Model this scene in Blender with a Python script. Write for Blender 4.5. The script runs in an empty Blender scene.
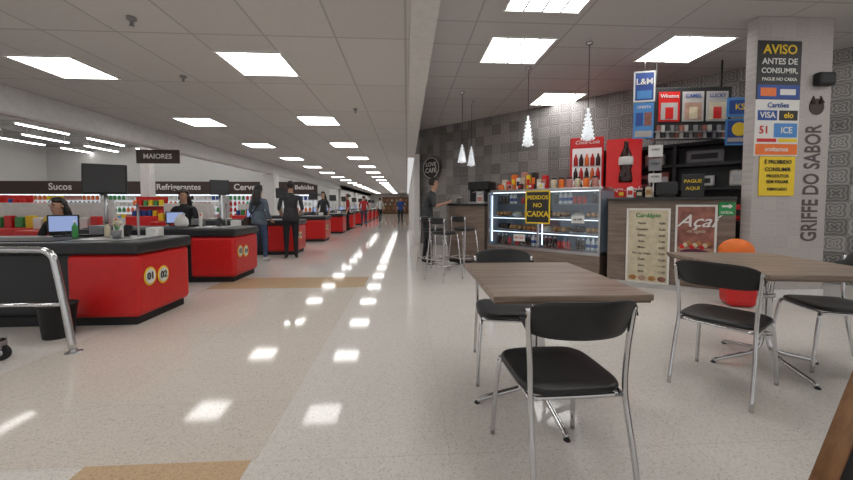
import bpy, bmesh, math, random
from mathutils import Vector, Matrix, Euler
random.seed(7)
R=math.radians
scene=bpy.context.scene
COL=scene.collection
try:
    scene.view_settings.view_transform='Standard'
    scene.view_settings.look='None'
except Exception: pass

# ------------------------------------------------------------------ materials
def new_mat(name):
    m=bpy.data.materials.new(name); m.use_nodes=True
    nt=m.node_tree; b=nt.nodes['Principled BSDF']
    return m,nt,b
def mat(name,col,rough=.5,metal=0,noise=.06,scale=12,emit=0,spec=.5):
    m,nt,b=new_mat(name)
    b.inputs['Roughness'].default_value=rough
    b.inputs['Metallic'].default_value=metal
    b.inputs['Specular IOR Level'].default_value=spec
    c=(*col,1)
    tc=nt.nodes.new('ShaderNodeTexCoord'); n=nt.nodes.new('ShaderNodeTexNoise')
    n.inputs['Scale'].default_value=scale; n.inputs['Detail'].default_value=3
    nt.links.new(tc.outputs['Object'],n.inputs['Vector'])
    r=nt.nodes.new('ShaderNodeValToRGB')
    r.color_ramp.elements[0].position=.3; r.color_ramp.elements[1].position=.7
    r.color_ramp.elements[0].color=(*[max(0,x*(1-noise)) for x in col],1)
    r.color_ramp.elements[1].color=(*[min(1,x*(1+noise)) for x in col],1)
    nt.links.new(n.outputs['Fac'],r.inputs['Fac'])
    nt.links.new(r.outputs['Color'],b.inputs['Base Color'])
    if emit:
        b.inputs['Emission Color'].default_value=c
        b.inputs['Emission Strength'].default_value=emit
    return m
def emis(name,col,s):
    m=bpy.data.materials.new(name); m.use_nodes=True; nt=m.node_tree
    nt.nodes.clear(); e=nt.nodes.new('ShaderNodeEmission'); o=nt.nodes.new('ShaderNodeOutputMaterial')
    e.inputs[0].default_value=(*col,1); e.inputs[1].default_value=s
    nt.links.new(e.outputs[0],o.inputs[0]); return m
def wood(name,c1,c2,scale=1.0,rough=.4,axis='X',bands=6):
    m,nt,b=new_mat(name); b.inputs['Roughness'].default_value=rough
    tc=nt.nodes.new('ShaderNodeTexCoord'); mp=nt.nodes.new('ShaderNodeMapping')
    sc={'X':(1.2,14,14),'Y':(14,1.2,14),'Z':(14,14,1.2)}[axis]
    mp.inputs['Scale'].default_value=[s*scale for s in sc]
    nt.links.new(tc.outputs['Object'],mp.inputs['Vector'])
    n=nt.nodes.new('ShaderNodeTexNoise'); n.inputs['Scale'].default_value=1.6; n.inputs['Detail'].default_value=6
    n.inputs['Roughness'].default_value=.65
    nt.links.new(mp.outputs[0],n.inputs['Vector'])
    r=nt.nodes.new('ShaderNodeValToRGB'); r.color_ramp.elements[0].position=.32; r.color_ramp.elements[1].position=.68
    r.color_ramp.elements[0].color=(*c1,1); r.color_ramp.elements[1].color=(*c2,1)
    nt.links.new(n.outputs['Fac'],r.inputs['Fac']); nt.links.new(r.outputs[0],b.inputs['Base Color'])
    return m
def grid_mat(name,c_face,c_line,sx,sy,line=.012,plane='XY',rough=.8,noise=.05,noise_scale=30):
    m,nt,b=new_mat(name); b.inputs['Roughness'].default_value=rough
    tc=nt.nodes.new('ShaderNodeTexCoord'); sep=nt.nodes.new('ShaderNodeSeparateXYZ'); cmb=nt.nodes.new('ShaderNodeCombineXYZ')
    nt.links.new(tc.outputs['Object'],sep.inputs[0])
    nt.links.new(sep.outputs[plane[0]],cmb.inputs[0]); nt.links.new(sep.outputs[plane[1]],cmb.inputs[1])
    br=nt.nodes.new('ShaderNodeTexBrick'); br.offset=0; br.squash=1
    br.inputs['Scale'].default_value=1; br.inputs['Brick Width'].default_value=sx; br.inputs['Row Height'].default_value=sy
    br.inputs['Mortar Size'].default_value=line; br.inputs['Mortar Smooth'].default_value=.1
    br.inputs['Color1'].default_value=(*c_face,1); br.inputs['Color2'].default_value=(*[x*.94 for x in c_face],1)
    br.inputs['Mortar'].default_value=(*c_line,1)
    nt.links.new(cmb.outputs[0],br.inputs['Vector'])
    n=nt.nodes.new('ShaderNodeTexNoise'); n.inputs['Scale'].default_value=noise_scale
    nt.links.new(tc.outputs['Object'],n.inputs['Vector'])
    mr=nt.nodes.new('ShaderNodeMapRange'); mr.inputs['To Min'].default_value=1-noise; mr.inputs['To Max'].default_value=1+noise
    nt.links.new(n.outputs['Fac'],mr.inputs['Value'])
    mx=nt.nodes.new('ShaderNodeVectorMath'); mx.operation='SCALE'
    nt.links.new(br.outputs['Color'],mx.inputs[0]); nt.links.new(mr.outputs[0],mx.inputs['Scale'])
    nt.links.new(mx.outputs[0],b.inputs['Base Color'])
    return m
def floor_mat(name,base,rough=.065):
    m,nt,b=new_mat(name)
    b.inputs['Roughness'].default_value=rough
    b.inputs['Specular IOR Level'].default_value=.17
    tc=nt.nodes.new('ShaderNodeTexCoord')
    v=nt.nodes.new('ShaderNodeTexVoronoi'); v.inputs['Scale'].default_value=150
    nt.links.new(tc.outputs['Object'],v.inputs['Vector'])
    r=nt.nodes.new('ShaderNodeValToRGB')
    e=r.color_ramp.elements
    e[0].position=.0; e[0].color=(*[x*.72 for x in base],1)
    e[1].position=.14; e[1].color=(*[x*.96 for x in base],1)
    x=e.new(.6); x.color=(*base,1)
    x=e.new(.85); x.color=(*[min(1,q*1.07) for q in base],1)
    sp=nt.nodes.new('ShaderNodeSeparateColor'); nt.links.new(v.outputs['Color'],sp.inputs[0])
    nt.links.new(sp.outputs[0],r.inputs['Fac'])
    n=nt.nodes.new('ShaderNodeTexNoise'); n.inputs['Scale'].default_value=.7; n.inputs['Detail'].default_value=4
    nt.links.new(tc.outputs['Object'],n.inputs['Vector'])
    mr=nt.nodes.new('ShaderNodeMapRange'); mr.inputs['To Min'].default_value=.93; mr.inputs['To Max'].default_value=1.06
    nt.links.new(n.outputs['Fac'],mr.inputs['Value'])
    br=nt.nodes.new('ShaderNodeTexBrick'); br.offset=0
    br.inputs['Scale'].default_value=1; br.inputs['Brick Width'].default_value=1.2; br.inputs['Row Height'].default_value=1.2
    br.inputs['Mortar Size'].default_value=.003
    br.inputs['Color1'].default_value=(1,1,1,1); br.inputs['Color2'].default_value=(.97,.965,.96,1); br.inputs['Mortar'].default_value=(.88,.87,.86,1)
    nt.links.new(tc.outputs['Object'],br.inputs['Vector'])
    m1=nt.nodes.new('ShaderNodeVectorMath'); m1.operation='MULTIPLY'
    nt.links.new(r.outputs[0],m1.inputs[0]); nt.links.new(br.outputs['Color'],m1.inputs[1])
    m2=nt.nodes.new('ShaderNodeVectorMath'); m2.operation='SCALE'
    nt.links.new(m1.outputs[0],m2.inputs[0]); nt.links.new(mr.outputs[0],m2.inputs['Scale'])
    nt.links.new(m2.outputs[0],b.inputs['Base Color'])
    mr2=nt.nodes.new('ShaderNodeMapRange'); mr2.inputs['To Min'].default_value=rough*.8; mr2.inputs['To Max'].default_value=rough*1.3
    nt.links.new(n.outputs['Fac'],mr2.inputs['Value']); nt.links.new(mr2.outputs[0],b.inputs['Roughness'])
    return m
def wallpaper(name,ca=(.175,.165,.16),cb=(.33,.315,.305),T=.25,amt=.62,gain=1.0):
    """patchwork of ornamental tiles: per-tile tone, ring and petal motifs"""
    m,nt,b=new_mat(name); b.inputs['Roughness'].default_value=.65
    N=nt.nodes.new; Lk=nt.links.new
    tc=N('ShaderNodeTexCoord'); sep=N('ShaderNodeSeparateXYZ'); cmb=N('ShaderNodeCombineXYZ')
    Lk(tc.outputs['Object'],sep.inputs[0]); Lk(sep.outputs['X'],cmb.inputs[0]); Lk(sep.outputs['Z'],cmb.inputs[1])
    sc=N('ShaderNodeVectorMath'); sc.operation='SCALE'; sc.inputs['Scale'].default_value=1/T; Lk(cmb.outputs[0],sc.inputs[0])
    fl=N('ShaderNodeVectorMath'); fl.operation='FLOOR'; Lk(sc.outputs[0],fl.inputs[0])
    fr=N('ShaderNodeVectorMath'); fr.operation='FRACTION'; Lk(sc.outputs[0],fr.inputs[0])
    wn=N('ShaderNodeTexWhiteNoise'); wn.noise_dimensions='2D'; Lk(fl.outputs[0],wn.inputs['Vector'])
    sb=N('ShaderNodeVectorMath'); sb.operation='SUBTRACT'; sb.inputs[1].default_value=(.5,.5,0); Lk(fr.outputs[0],sb.inputs[0])
    ln=N('ShaderNodeVectorMath'); ln.operation='LENGTH'; Lk(sb.outputs[0],ln.inputs[0])
    s2=N('ShaderNodeSeparateXYZ'); Lk(sb.outputs[0],s2.inputs[0])
    at=N('ShaderNodeMath'); at.operation='ARCTAN2'; Lk(s2.outputs[0],at.inputs[0]); Lk(s2.outputs[1],at.inputs[1])
    m4=N('ShaderNodeMath'); m4.operation='MULTIPLY'; m4.inputs[1].default_value=4; Lk(at.outputs[0],m4.inputs[0])
    co=N('ShaderNodeMath'); co.operation='COSINE'; Lk(m4.outputs[0],co.inputs[0])
    ma=N('ShaderNodeMath'); ma.operation='MULTIPLY_ADD'; ma.inputs[1].default_value=.08; Lk(co.outputs[0],ma.inputs[0]); Lk(ln.outputs['Value'],ma.inputs[2])
    ad=N('ShaderNodeMath'); ad.operation='MULTIPLY_ADD'; ad.inputs[1].default_value=.22; Lk(wn.outputs['Value'],ad.inputs[0]); Lk(ma.outputs[0],ad.inputs[2])
    rp=N('ShaderNodeValToRGB'); e=rp.color_ramp.elements; rp.color_ramp.interpolation='CONSTANT'
    g=lambda v:(1+(v-1)*amt,)*3+(1,)
    e[0].position=0; e[0].color=g(.45); e[1].position=.17; e[1].color=g(1.7)
    for p,v in ((.28,.5),(.38,1.5),(.47,.55),(.58,1.35),(.68,.6)): q=e.new(p); q.color=g(v)
    Lk(ad.outputs[0],rp.inputs['Fac'])
    rc=N('ShaderNodeValToRGB'); rc.color_ramp.elements[0].color=(*ca,1); rc.color_ramp.elements[1].color=(*cb,1); Lk(wn.outputs['Value'],rc.inputs['Fac'])
    mu=N('ShaderNodeVectorMath'); mu.operation='MULTIPLY'; Lk(rc.outputs[0],mu.inputs[0]); Lk(rp.outputs[0],mu.inputs[1])
    Lk(mu.outputs[0],b.inputs['Base Color'])
    return m
def glass_mat(name,tint=(1,1,1),gl=.10):
    m=bpy.data.materials.new(name); m.use_nodes=True; nt=m.node_tree; nt.nodes.clear()
    t=nt.nodes.new('ShaderNodeBsdfTransparent'); t.inputs[0].default_value=(*tint,1)
    g=nt.nodes.new('ShaderNodeBsdfGlossy'); g.inputs['Roughness'].default_value=.03
    mx=nt.nodes.new('ShaderNodeMixShader'); mx.inputs[0].default_value=gl
    o=nt.nodes.new('ShaderNodeOutputMaterial')
    nt.links.new(t.outputs[0],mx.inputs[1]); nt.links.new(g.outputs[0],mx.inputs[2]); nt.links.new(mx.outputs[0],o.inputs[0])
    return m

M={}
M['floor']=floor_mat('terrazzo_floor',(.65,.615,.575))
M['beige']=floor_mat('terrazzo_beige',(.595,.54,.48))
M['tan']=floor_mat('terrazzo_tan',(.54,.39,.245))
M['ceil']=grid_mat('ceiling_tile',(.66,.64,.625),(.46,.445,.43),.625,1.25,.010)
M['ceil2']=grid_mat('ceiling_tile_cafe',(.56,.54,.525),(.37,.355,.34),1.25,.625,.012)
M['white']=mat('white_paint',(.71,.70,.685),.6)
M['offwhite']=mat('offwhite_paint',(.58,.565,.55),.6)
M['hallceil']=grid_mat('metal_roof',(.28,.27,.265),(.13,.125,.12),40,1.0,.05,rough=.6)
M['hallwall']=mat('hall_wall',(.52,.505,.49),.7)
M['paper']=wallpaper('patterned_wallpaper')
M['pillar']=wallpaper('pillar_paint',(.42,.385,.37),(.46,.42,.40),.16,.14)
M['red']=mat('red_laminate',(.58,.014,.013),.35)
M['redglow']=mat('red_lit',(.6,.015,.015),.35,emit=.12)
M['dark']=mat('dark_plastic',(.018,.018,.02),.38)
M['black']=mat('black_matte',(.010,.010,.011),.6)
M['seat']=mat('black_vinyl',(.012,.012,.013),.45,noise=.15)
M['darktop']=mat('black_granite',(.022,.02,.02),.18,noise=.3,scale=90)
M['chrome']=mat('chrome',(.62,.62,.63),.16,1,noise=.02)
M['steel']=mat('steel',(.45,.45,.46),.32,1,noise=.03)
M['wood']=wood('table_laminate',(.15,.105,.078),(.34,.26,.20),1,.36,'X')
M['woodedge']=wood('laminate_edge',(.13,.085,.06),(.22,.16,.12),1,.45,'X')
M['woodp']=wood('counter_panel',(.12,.085,.065),(.26,.20,.16),.8,.45,'X')
M['brown']=wood('brown_frame_wood',(.16,.075,.03),(.32,.16,.07),1,.4,'Z')
M['light']=emis('light_panel',(1,.99,.97),11)
M['light2']=emis('light_panel_cafe',(1,.99,.97),9)
M['strip']=emis('strip_light',(1,.99,.97),12)
M['led']=emis('case_led',(.80,.90,1),3.0)
M['lit']=emis('lit_white',(.92,.96,1),.6)
M['glass']=glass_mat('clear_glass',(.9,.93,.95),.08)
M['shelfglass']=glass_mat('shelf_glass',(.9,.96,.98),.2)
M['case_in']=mat('case_interior_glow',(.24,.30,.37),.4,emit=.04)  # slight emission added to brighten the case lining
M['cool_glow']=mat('cooler_interior_glow',(.65,.62,.62),.4,emit=.35)  # emission stands in for the light inside the cooler
M['yellow']=mat('yellow_print',(.80,.56,.02),.5,noise=.02)
M['wprint']=mat('white_print',(.72,.71,.68),.5,noise=.02)
M['gprint']=mat('dim_white_print',(.42,.40,.38),.5,noise=.05)
M['bprint']=mat('black_print',(.02,.02,.022),.5,noise=.02)
M['dprint']=mat('grey_brown_print',(.085,.07,.065),.5,noise=.05)
M['bluep']=mat('blue_print',(.02,.07,.30),.5)
M['lblue']=mat('light_blue_print',(.07,.25,.58),.5)
M['orange']=mat('orange_print',(.80,.17,.02),.45)
M['green']=mat('green_print',(.02,.28,.08),.5)
M['purple']=mat('purple_print',(.09,.012,.035),.5)
M['acai']=mat('brown_red_print',(.26,.10,.075),.5,noise=.5,scale=9)
M['brownsign']=mat('brown_sign',(.045,.025,.02),.5)
M['cream']=mat('cream_print',(.58,.51,.36),.5,noise=.12)
M['pink']=mat('pinkish_print',(.50,.22,.19),.5)
M['tanp']=mat('beige_print',(.42,.26,.19),.5,noise=.2)
M['skin']=mat('skin',(.42,.24,.16),.55)
M['hair']=mat('black_hair',(.012,.010,.009),.5,noise=.3,scale=60)
M['screen']=emis('screen_glow',(.35,.45,.75),.8)
M['bread']=mat('baked_crust',(.42,.20,.06),.6,noise=.3,scale=30)
M['crystal']=mat('crystal_glass',(.72,.76,.80),.08,.2,noise=.35,scale=45,emit=.45)
M['bead']=mat('crystal_bead',(.80,.84,.88),.05,.4,noise=.4,scale=30,emit=.55)
M['grey']=mat('grey_plastic',(.22,.22,.23),.45)
M['cola']=mat('cola_brown',(.03,.008,.004),.12)
M['pgreen']=mat('pack_green',(.05,.30,.08),.4)
for nm,c in dict(cloth_black=(.014,.014,.017),cloth_grey=(.045,.048,.052),cloth_jacket=(.10,.13,.17),cloth_denim=(.045,.075,.15),cloth_jean=(.035,.045,.08),cloth_red=(.35,.02,.02),cloth_blue=(.02,.06,.22),cloth_charcoal=(.035,.035,.04),shoe=(.02,.02,.02),cloth_white=(.5,.5,.5)).items():
    M[nm]=mat(nm,c,.85,noise=.25,scale=14)

# ------------------------------------------------------------------ mesh builder
class MB:
    def __init__(s): s.bm=bmesh.new()
    def _add(s,t,mi,smooth):
        for f in t.faces: f.material_index=mi; f.smooth=smooth
        me=bpy.data.meshes.new('tmp'); t.to_mesh(me); t.free(); s.bm.from_mesh(me); bpy.data.meshes.remove(me); return s
    def box(s,c,d,mi=0,rot=None,bev=0,seg=2):
        t=bmesh.new(); Mx=Matrix.Translation(c)
        if rot: Mx=Mx@Euler(rot).to_matrix().to_4x4()
        bmesh.ops.create_cube(t,size=1,matrix=Matrix.Diagonal((*d,1)))
        if bev: bmesh.ops.bevel(t,geom=t.edges[:],offset=bev,segments=seg,affect='EDGES',profile=.5)
        t.transform(Mx); return s._add(t,mi,False)
    def cyl(s,p1,p2,r1,r2=None,seg=16,mi=0,smooth=True):
        p1=Vector(p1);p2=Vector(p2); r2=r1 if r2 is None else r2
        d=p2-p1; q=d.to_track_quat('Z','Y').to_matrix().to_4x4()
        t=bmesh.new(); bmesh.ops.create_cone(t,cap_ends=True,segments=seg,radius1=r1,radius2=r2,depth=d.length,matrix=Matrix.Translation((p1+p2)/2)@q)
        for f in t.faces: f.material_index=mi; f.smooth=smooth and len(f.verts)==4
        me=bpy.data.meshes.new('tmp'); t.to_mesh(me); t.free(); s.bm.from_mesh(me); bpy.data.meshes.remove(me); return s
    def sph(s,c,r,mi=0,seg=12,rings=8,rot=None):
        t=bmesh.new(); bmesh.ops.create_uvsphere(t,u_segments=seg,v_segments=rings,radius=1)
        r=(r,r,r) if not hasattr(r,'__len__') else r
        Mx=Matrix.Translation(c)
        if rot: Mx=Mx@Euler(rot).to_matrix().to_4x4()
        t.transform(Mx@Matrix.Diagonal((*r,1))); return s._add(t,mi,True)
    def rings(s,rs,mi=0,smooth=True,cap=True):
        t=bmesh.new(); vs=[[t.verts.new(p) for p in r] for r in rs]; n=len(vs[0])
        for a,b in zip(vs,vs[1:]):
            for i in range(n): t.faces.new((a[i],a[(i+1)%n],b[(i+1)%n],b[i]))
        if cap: t.faces.new(vs[0][::-1]); t.faces.new(vs[-1])
        bmesh.ops.recalc_face_normals(t,faces=t.faces[:])
        return s._add(t,mi,smooth)
    def lathe(s,prof,c=(0,0,0),seg=16,mi=0,smooth=True,sx=1,sy=1):
        return s.rings([[(c[0]+sx*r*math.cos(2*math.pi*i/seg),c[1]+sy*r*math.sin(2*math.pi*i/seg),c[2]+z) for i in range(seg)] for r,z in prof],mi,smooth)
    def tube(s,pts,r,mi=0,seg=8,sub=5):
        P=[Vector(p) for p in pts]
        if sub>1 and len(P)>2:
            Q=[]; E=[P[0]*2-P[1]]+P+[P[-1]*2-P[-2]]
            for i in range(1,len(E)-2):
                for k in range(sub):
                    u=k/sub; a,b,c,d=E[i-1],E[i],E[i+1],E[i+2]
                    Q.append(.5*((2*b)+(c-a)*u+(2*a-5*b+4*c-d)*u*u+(3*b-a-3*c+d)*u**3))
            Q.append(P[-1]); P=Q
        rs=[]; up=None
        for i,p in enumerate(P):
            t=(P[min(i+1,len(P)-1)]-P[max(i-1,0)]).normalized()
            if up is None:
                up=t.orthogonal().normalized()
            up=(up-t*up.dot(t)).normalized(); bi=t.cross(up)
            rs.append([p+r*(math.cos(2*math.pi*k/seg)*up+math.sin(2*math.pi*k/seg)*bi) for k in range(seg)])
        return s.rings(rs,mi,True)
    def pad(s,c,a,b,h,n=4,mi=0,seg=32,dish=.006):
        def ring(k,z): 
            o=[]
            for i in range(seg):
                t=2*math.pi*i/seg; ct,st=math.cos(t),math.sin(t)
                o.append((c[0]+k*a*math.copysign(abs(ct)**(2/n),ct),c[1]+k*b*math.copysign(abs(st)**(2/n),st),c[2]+z))
            return o
        return s.rings([ring(.90,0),ring(.98,h*.15),ring(1,h*.45),ring(.985,h*.8),ring(.93,h),ring(.6,h-dish),ring(.1,h-dish*1.4)],mi)
    def shell(s,fn,nu,nv,th,mi=0):
        t=bmesh.new(); F=[];B=[]
        for j in range(nv+1):
            F.append([t.verts.new(fn(-1+2*i/nu,-1+2*j/nv,0)) for i in range(nu+1)])
            B.append([t.verts.new(fn(-1+2*i/nu,-1+2*j/nv,th)) for i in range(nu+1)])
        for j in range(nv):
            for i in range(nu):
                t.faces.new((F[j][i],F[j][i+1],F[j+1][i+1],F[j+1][i])); t.faces.new((B[j][i],B[j+1][i],B[j+1][i+1],B[j][i+1]))
        for i in range(nu):
            t.faces.new((F[0][i],B[0][i],B[0][i+1],F[0][i+1])); t.faces.new((F[nv][i],F[nv][i+1],B[nv][i+1],B[nv][i]))
        for j in range(nv):
            t.faces.new((F[j][0],F[j+1][0],B[j+1][0],B[j][0])); t.faces.new((F[j][nu],B[j][nu],B[j+1][nu],F[j+1][nu]))
        bmesh.ops.recalc_face_normals(t,faces=t.faces[:])
        return s._add(t,mi,True)
    def obj(s,name,mats,parent=None,loc=(0,0,0),rot=(0,0,0),label=None):
        me=bpy.data.meshes.new(name); s.bm.to_mesh(me); s.bm.free()
        for m in (mats if isinstance(mats,(list,tuple)) else [mats]): me.materials.append(M[m] if isinstance(m,str) else m)
        o=bpy.data.objects.new(name,me); COL.objects.link(o); o.location=loc; o.rotation_euler=rot
        if parent: o.parent=parent
        if label: o['label']=label
        return o
def tag(o,label,cat,group=None):
    o['label']=label; o['category']=cat
    if group: o['group']=group
    return o
def root(name,loc,rz=0,label='',cat='',group=None):
    o=bpy.data.objects.new(name,None); o.empty_display_size=.1; COL.objects.link(o)
    o.location=loc; o.rotation_euler=(0,0,rz); return tag(o,label,cat,group)
def st(o): o['kind']='structure'; return o
def dup(o,loc=None,rz=None,parent=None):
    c=o.copy(); COL.objects.link(c)
    if parent: c.parent=parent
    if loc is not None: c.location=loc
    if rz is not None: c.rotation_euler=(0,0,rz)
    for k in o.children: dup(k,parent=c)
    return c
def text(s,size,m,parent,loc,rot=(R(90),0,0),name='lettering',ext=.0012,sx=1,bold=0,shear=0):
    cu=bpy.data.curves.new('txt','FONT'); cu.body=s; cu.size=size; cu.align_x='CENTER'; cu.align_y='CENTER'; cu.extrude=ext
    cu.offset=bold*size; cu.resolution_u=3; cu.shear=shear
    t=bpy.data.objects.new('txt',cu); COL.objects.link(t)
    bpy.context.view_layer.update()
    dg=bpy.context.evaluated_depsgraph_get()
    me=bpy.data.meshes.new_from_object(t.evaluated_get(dg)); bpy.data.objects.remove(t); bpy.data.curves.remove(cu)
    me.materials.clear(); me.materials.append(M[m])
    o=bpy.data.objects.new(name,me); COL.objects.link(o); o.parent=parent; o.location=loc; o.rotation_euler=rot; o.scale=(sx,1,1)
    return o
def sign(name,loc,rz,w,h,m,lines,label,cat='sign',th=.012,border=None,blocks=()):
    """flat board whose face looks along local -Y ; loc is the centre"""
    r=root(name,loc,rz,label,cat)
    b=MB().box((0,0,0),(w,th,h),0,bev=.002,seg=1)
    if border: 
        for c,d in (((0,-th/2-.001,h/2-.012),(w,.004,.024)),((0,-th/2-.001,-h/2+.012),(w,.004,.024)),((w/2-.012,-th/2-.001,0),(.024,.004,h)),((-w/2+.012,-th/2-.001,0),(.024,.004,h))): b.box(c,d,1)
    b.obj('board',[m,border or m],r)
    for i,(x,z,bw,bh,bm_) in enumerate(blocks):
        MB().box((x,-th/2-.0008-.0006*i,z),(bw,.002,bh),0,bev=0).obj('printed_area',bm_,r)
    for l in lines:
        s,size,x,z,lm=l[:5]; sx=l[5] if len(l)>5 else 1
        text(s,size,lm,r,(x,-th/2-.0055,z),sx=sx,bold=.015)
    return r

# ------------------------------------------------------------------ room shell
H=2.68; HC=3.45
def slab(name,c,d,m,rot=None):
    o=MB().box((0,0,0),d,0).obj(name,m,loc=c,rot=rot or (0,0,0)); return st(o)
slab('floor',(-7,22,-.05),(36,54,.1),'floor')
slab('trim_1',(-1.72,5.38,.0008),(2.2,.72,.0016),'tan')
slab('trim_2',(-1.085,1.25,.0008),(.73,.72,.0016),'tan')
slab('trim_6',(-1.76,3.31,.0006),(2.12,3.40,.0012),'beige')
slab('ceiling',(-2.51,22,H+.05),(5.08,54,.1),'ceil')
slab('ceiling_cafe',(4.62,4.4,HC+.05),(8.8,14.8,.1),'ceil2')
slab('trim_3',(.135,3.9,(2.62+HC)/2),(.21,13.8,HC-2.62),'white')
slab('wall_fascia',(-5.11,22,(2.35+5.2)/2),(.14,54,2.85),'white')
slab('trim_4',(-5.11,22,2.335),(.18,54,.03),'offwhite')
slab('ceiling_hall',(-15.2,22,5.25),(20,54,.1),'hallceil')
slab('wall_hall_back',(-15.2,26,2.6),(20.2,.2,5.2),'hallwall')
slab('wall_hall_left',(-25.1,12,2.6),(.2,30,5.2),'hallwall')
slab('wall_right',(.34,30.1,H/2),(.2,38,H),'white')
slab('wall_far',(-2.5,48.9,H/2),(5.6,.2,H),'hallwall')
slab('wall_hall_right',(-5.12,38,H/2),(.16,22,H),'white')
ang=R(-45)
L=12.5
slab('wall_cafe_back',(.25+math.cos(ang)*L/2+.07,10.95+math.sin(ang)*L/2+.07,HC/2),(L,.2,HC),'paper',(0,0,ang))
slab('trim_5',(.30,10.75,H/2),(.16,.5,H),'white')

for y in (13.4,25,34):
    c=MB().box((0,0,1.155),(.5,.5,2.31),0,bev=.02).box((0,0,.1),(.54,.54,.2),1).obj('column',['white','grey'],loc=(-5.11,y,0))
    tag(c,'white square structural column beside the checkout area','column','columns along the checkout line')
for x,y in ((-12,17),(-20,17)):
    c=MB().box((0,0,2.6),(.4,.4,5.19),0,bev=.02).box((0,0,.1),(.44,.44,.2),1).obj('column',['white','grey'],loc=(x,y,0))
    tag(c,'tall white column inside the shop hall','column','tall columns in the hall')

# pillar with signs
PX=4.715
pil=root('pillar',(PX,4.145,0),0,'pale square pillar with dark lettering beside the snack counter','pillar')
MB().box((0,0,HC/2),(.98,.14,HC-.002),0,bev=.008).obj('shaft','pillar',pil)
MB().box((0,0,.06),(1.0,.16,.12),0).obj('skirting','white',pil)
text('GRIFFE DO SABOR',.29,'dprint',pil,(.285,-.0725,1.44),(R(90),R(-90),0),sx=.60,bold=.022)
MB().pad((0,0,0),.10,.10,.006,2,0).obj('emblem','brownsign',pil,loc=(.30,-.072,2.38),rot=(R(90),0,0))
e=MB(); e.cyl((-.06,0,.05),(-.045,0,.14),.03,.004,8); e.cyl((.06,0,.05),(.045,0,.14),.03,.004,8)
e.obj('emblem_ears','brownsign',pil,loc=(.30,-.077,2.37))
MB().box((.0,0,0),(.22,.1,.16),0,bev=.03).obj('wall_speaker','black',pil,loc=(.34,-.11,2.70))

# ------------------------------------------------------------------ ceiling lights
def panel(name,w,l,m,frame):
    r=root(name,(0,0,0),0,'square recessed white fluorescent ceiling panel, lit','ceiling light')
    MB().box((0,0,-.006),(w,l,.012),0).obj('diffuser',m,r)
    f=MB()
    for c,d in (((0,l/2,-.01),(w+.04,.02,.02)),((0,-l/2,-.01),(w+.04,.02,.02)),((w/2,0,-.01),(.02,l,.02)),((-w/2,0,-.01),(.02,l,.02))): f.box(c,d)
    if frame:
        for i in range(1,frame): f.box((-w/2+w*i/frame,0,-.016),(.022,l,.012))
    f.obj('frame','white',r); return r
p0=panel('ceiling_light',.62,.62,'light',0); p0['group']='corridor ceiling panels'
first=True
for k in range(-2,18):  # nearest rows lie out of view, added for lighting
    for x,dy in ((-3.7,.22),(-1.55,0)):
        loc=(x,3.88+2.5*k+dy,H)
        if first: p0.location=loc; first=False
        else: dup(p0,loc)
q0=panel('ceiling_light',.88,.84,'light2',4); q0['group']='snack bar ceiling panels'
qs=[(1.60,5.18,HC),(3.22,7.45,HC),(4.02,5.0,HC),(1.58,3.70,HC),(1.6,1.2,HC),(4.1,2.2,HC),(6.2,2.6,HC)]
q0.location=qs[0]
for l in qs[1:]: dup(q0,l)
s0=root('strip_light',(0,0,0),0,'long fluorescent strip hanging under the hall roof, lit','ceiling light','hall strip lights')
MB().box((0,0,0),(.12,2.4,.05),0).obj('lamp_tube','strip',s0)
MB().box((0,0,.05),(.2,2.5,.05),0).cyl((0,-1,.07),(0,-1,.40),.01,seg=6).cyl((0,1,.07),(0,1,.40),.01,seg=6).obj('housing','white',s0)
first=True
for i,x in enumerate((-6.6,-8.6,-10.8,-13,-15.2,-17.4,-19.8,-22)):
    for j in range(6):
        loc=(x,6.6+3.5*j+(i%2)*.9,4.8)
        if first: s0.location=loc; first=False
        else: dup(s0,loc)
for x,y in ((-2.6,4.3),(-2.2,3.0),(-.8,5.6)):
    o=MB().lathe([(.035,0),(.035,-.02),(.015,-.03),(.012,-.06),(.02,-.065)],seg=12).obj('smoke_detector','grey',loc=(x,y,H+.001))
    tag(o,'small round sensor fixed to the ceiling tiles','smoke detector','ceiling sensors')

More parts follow.
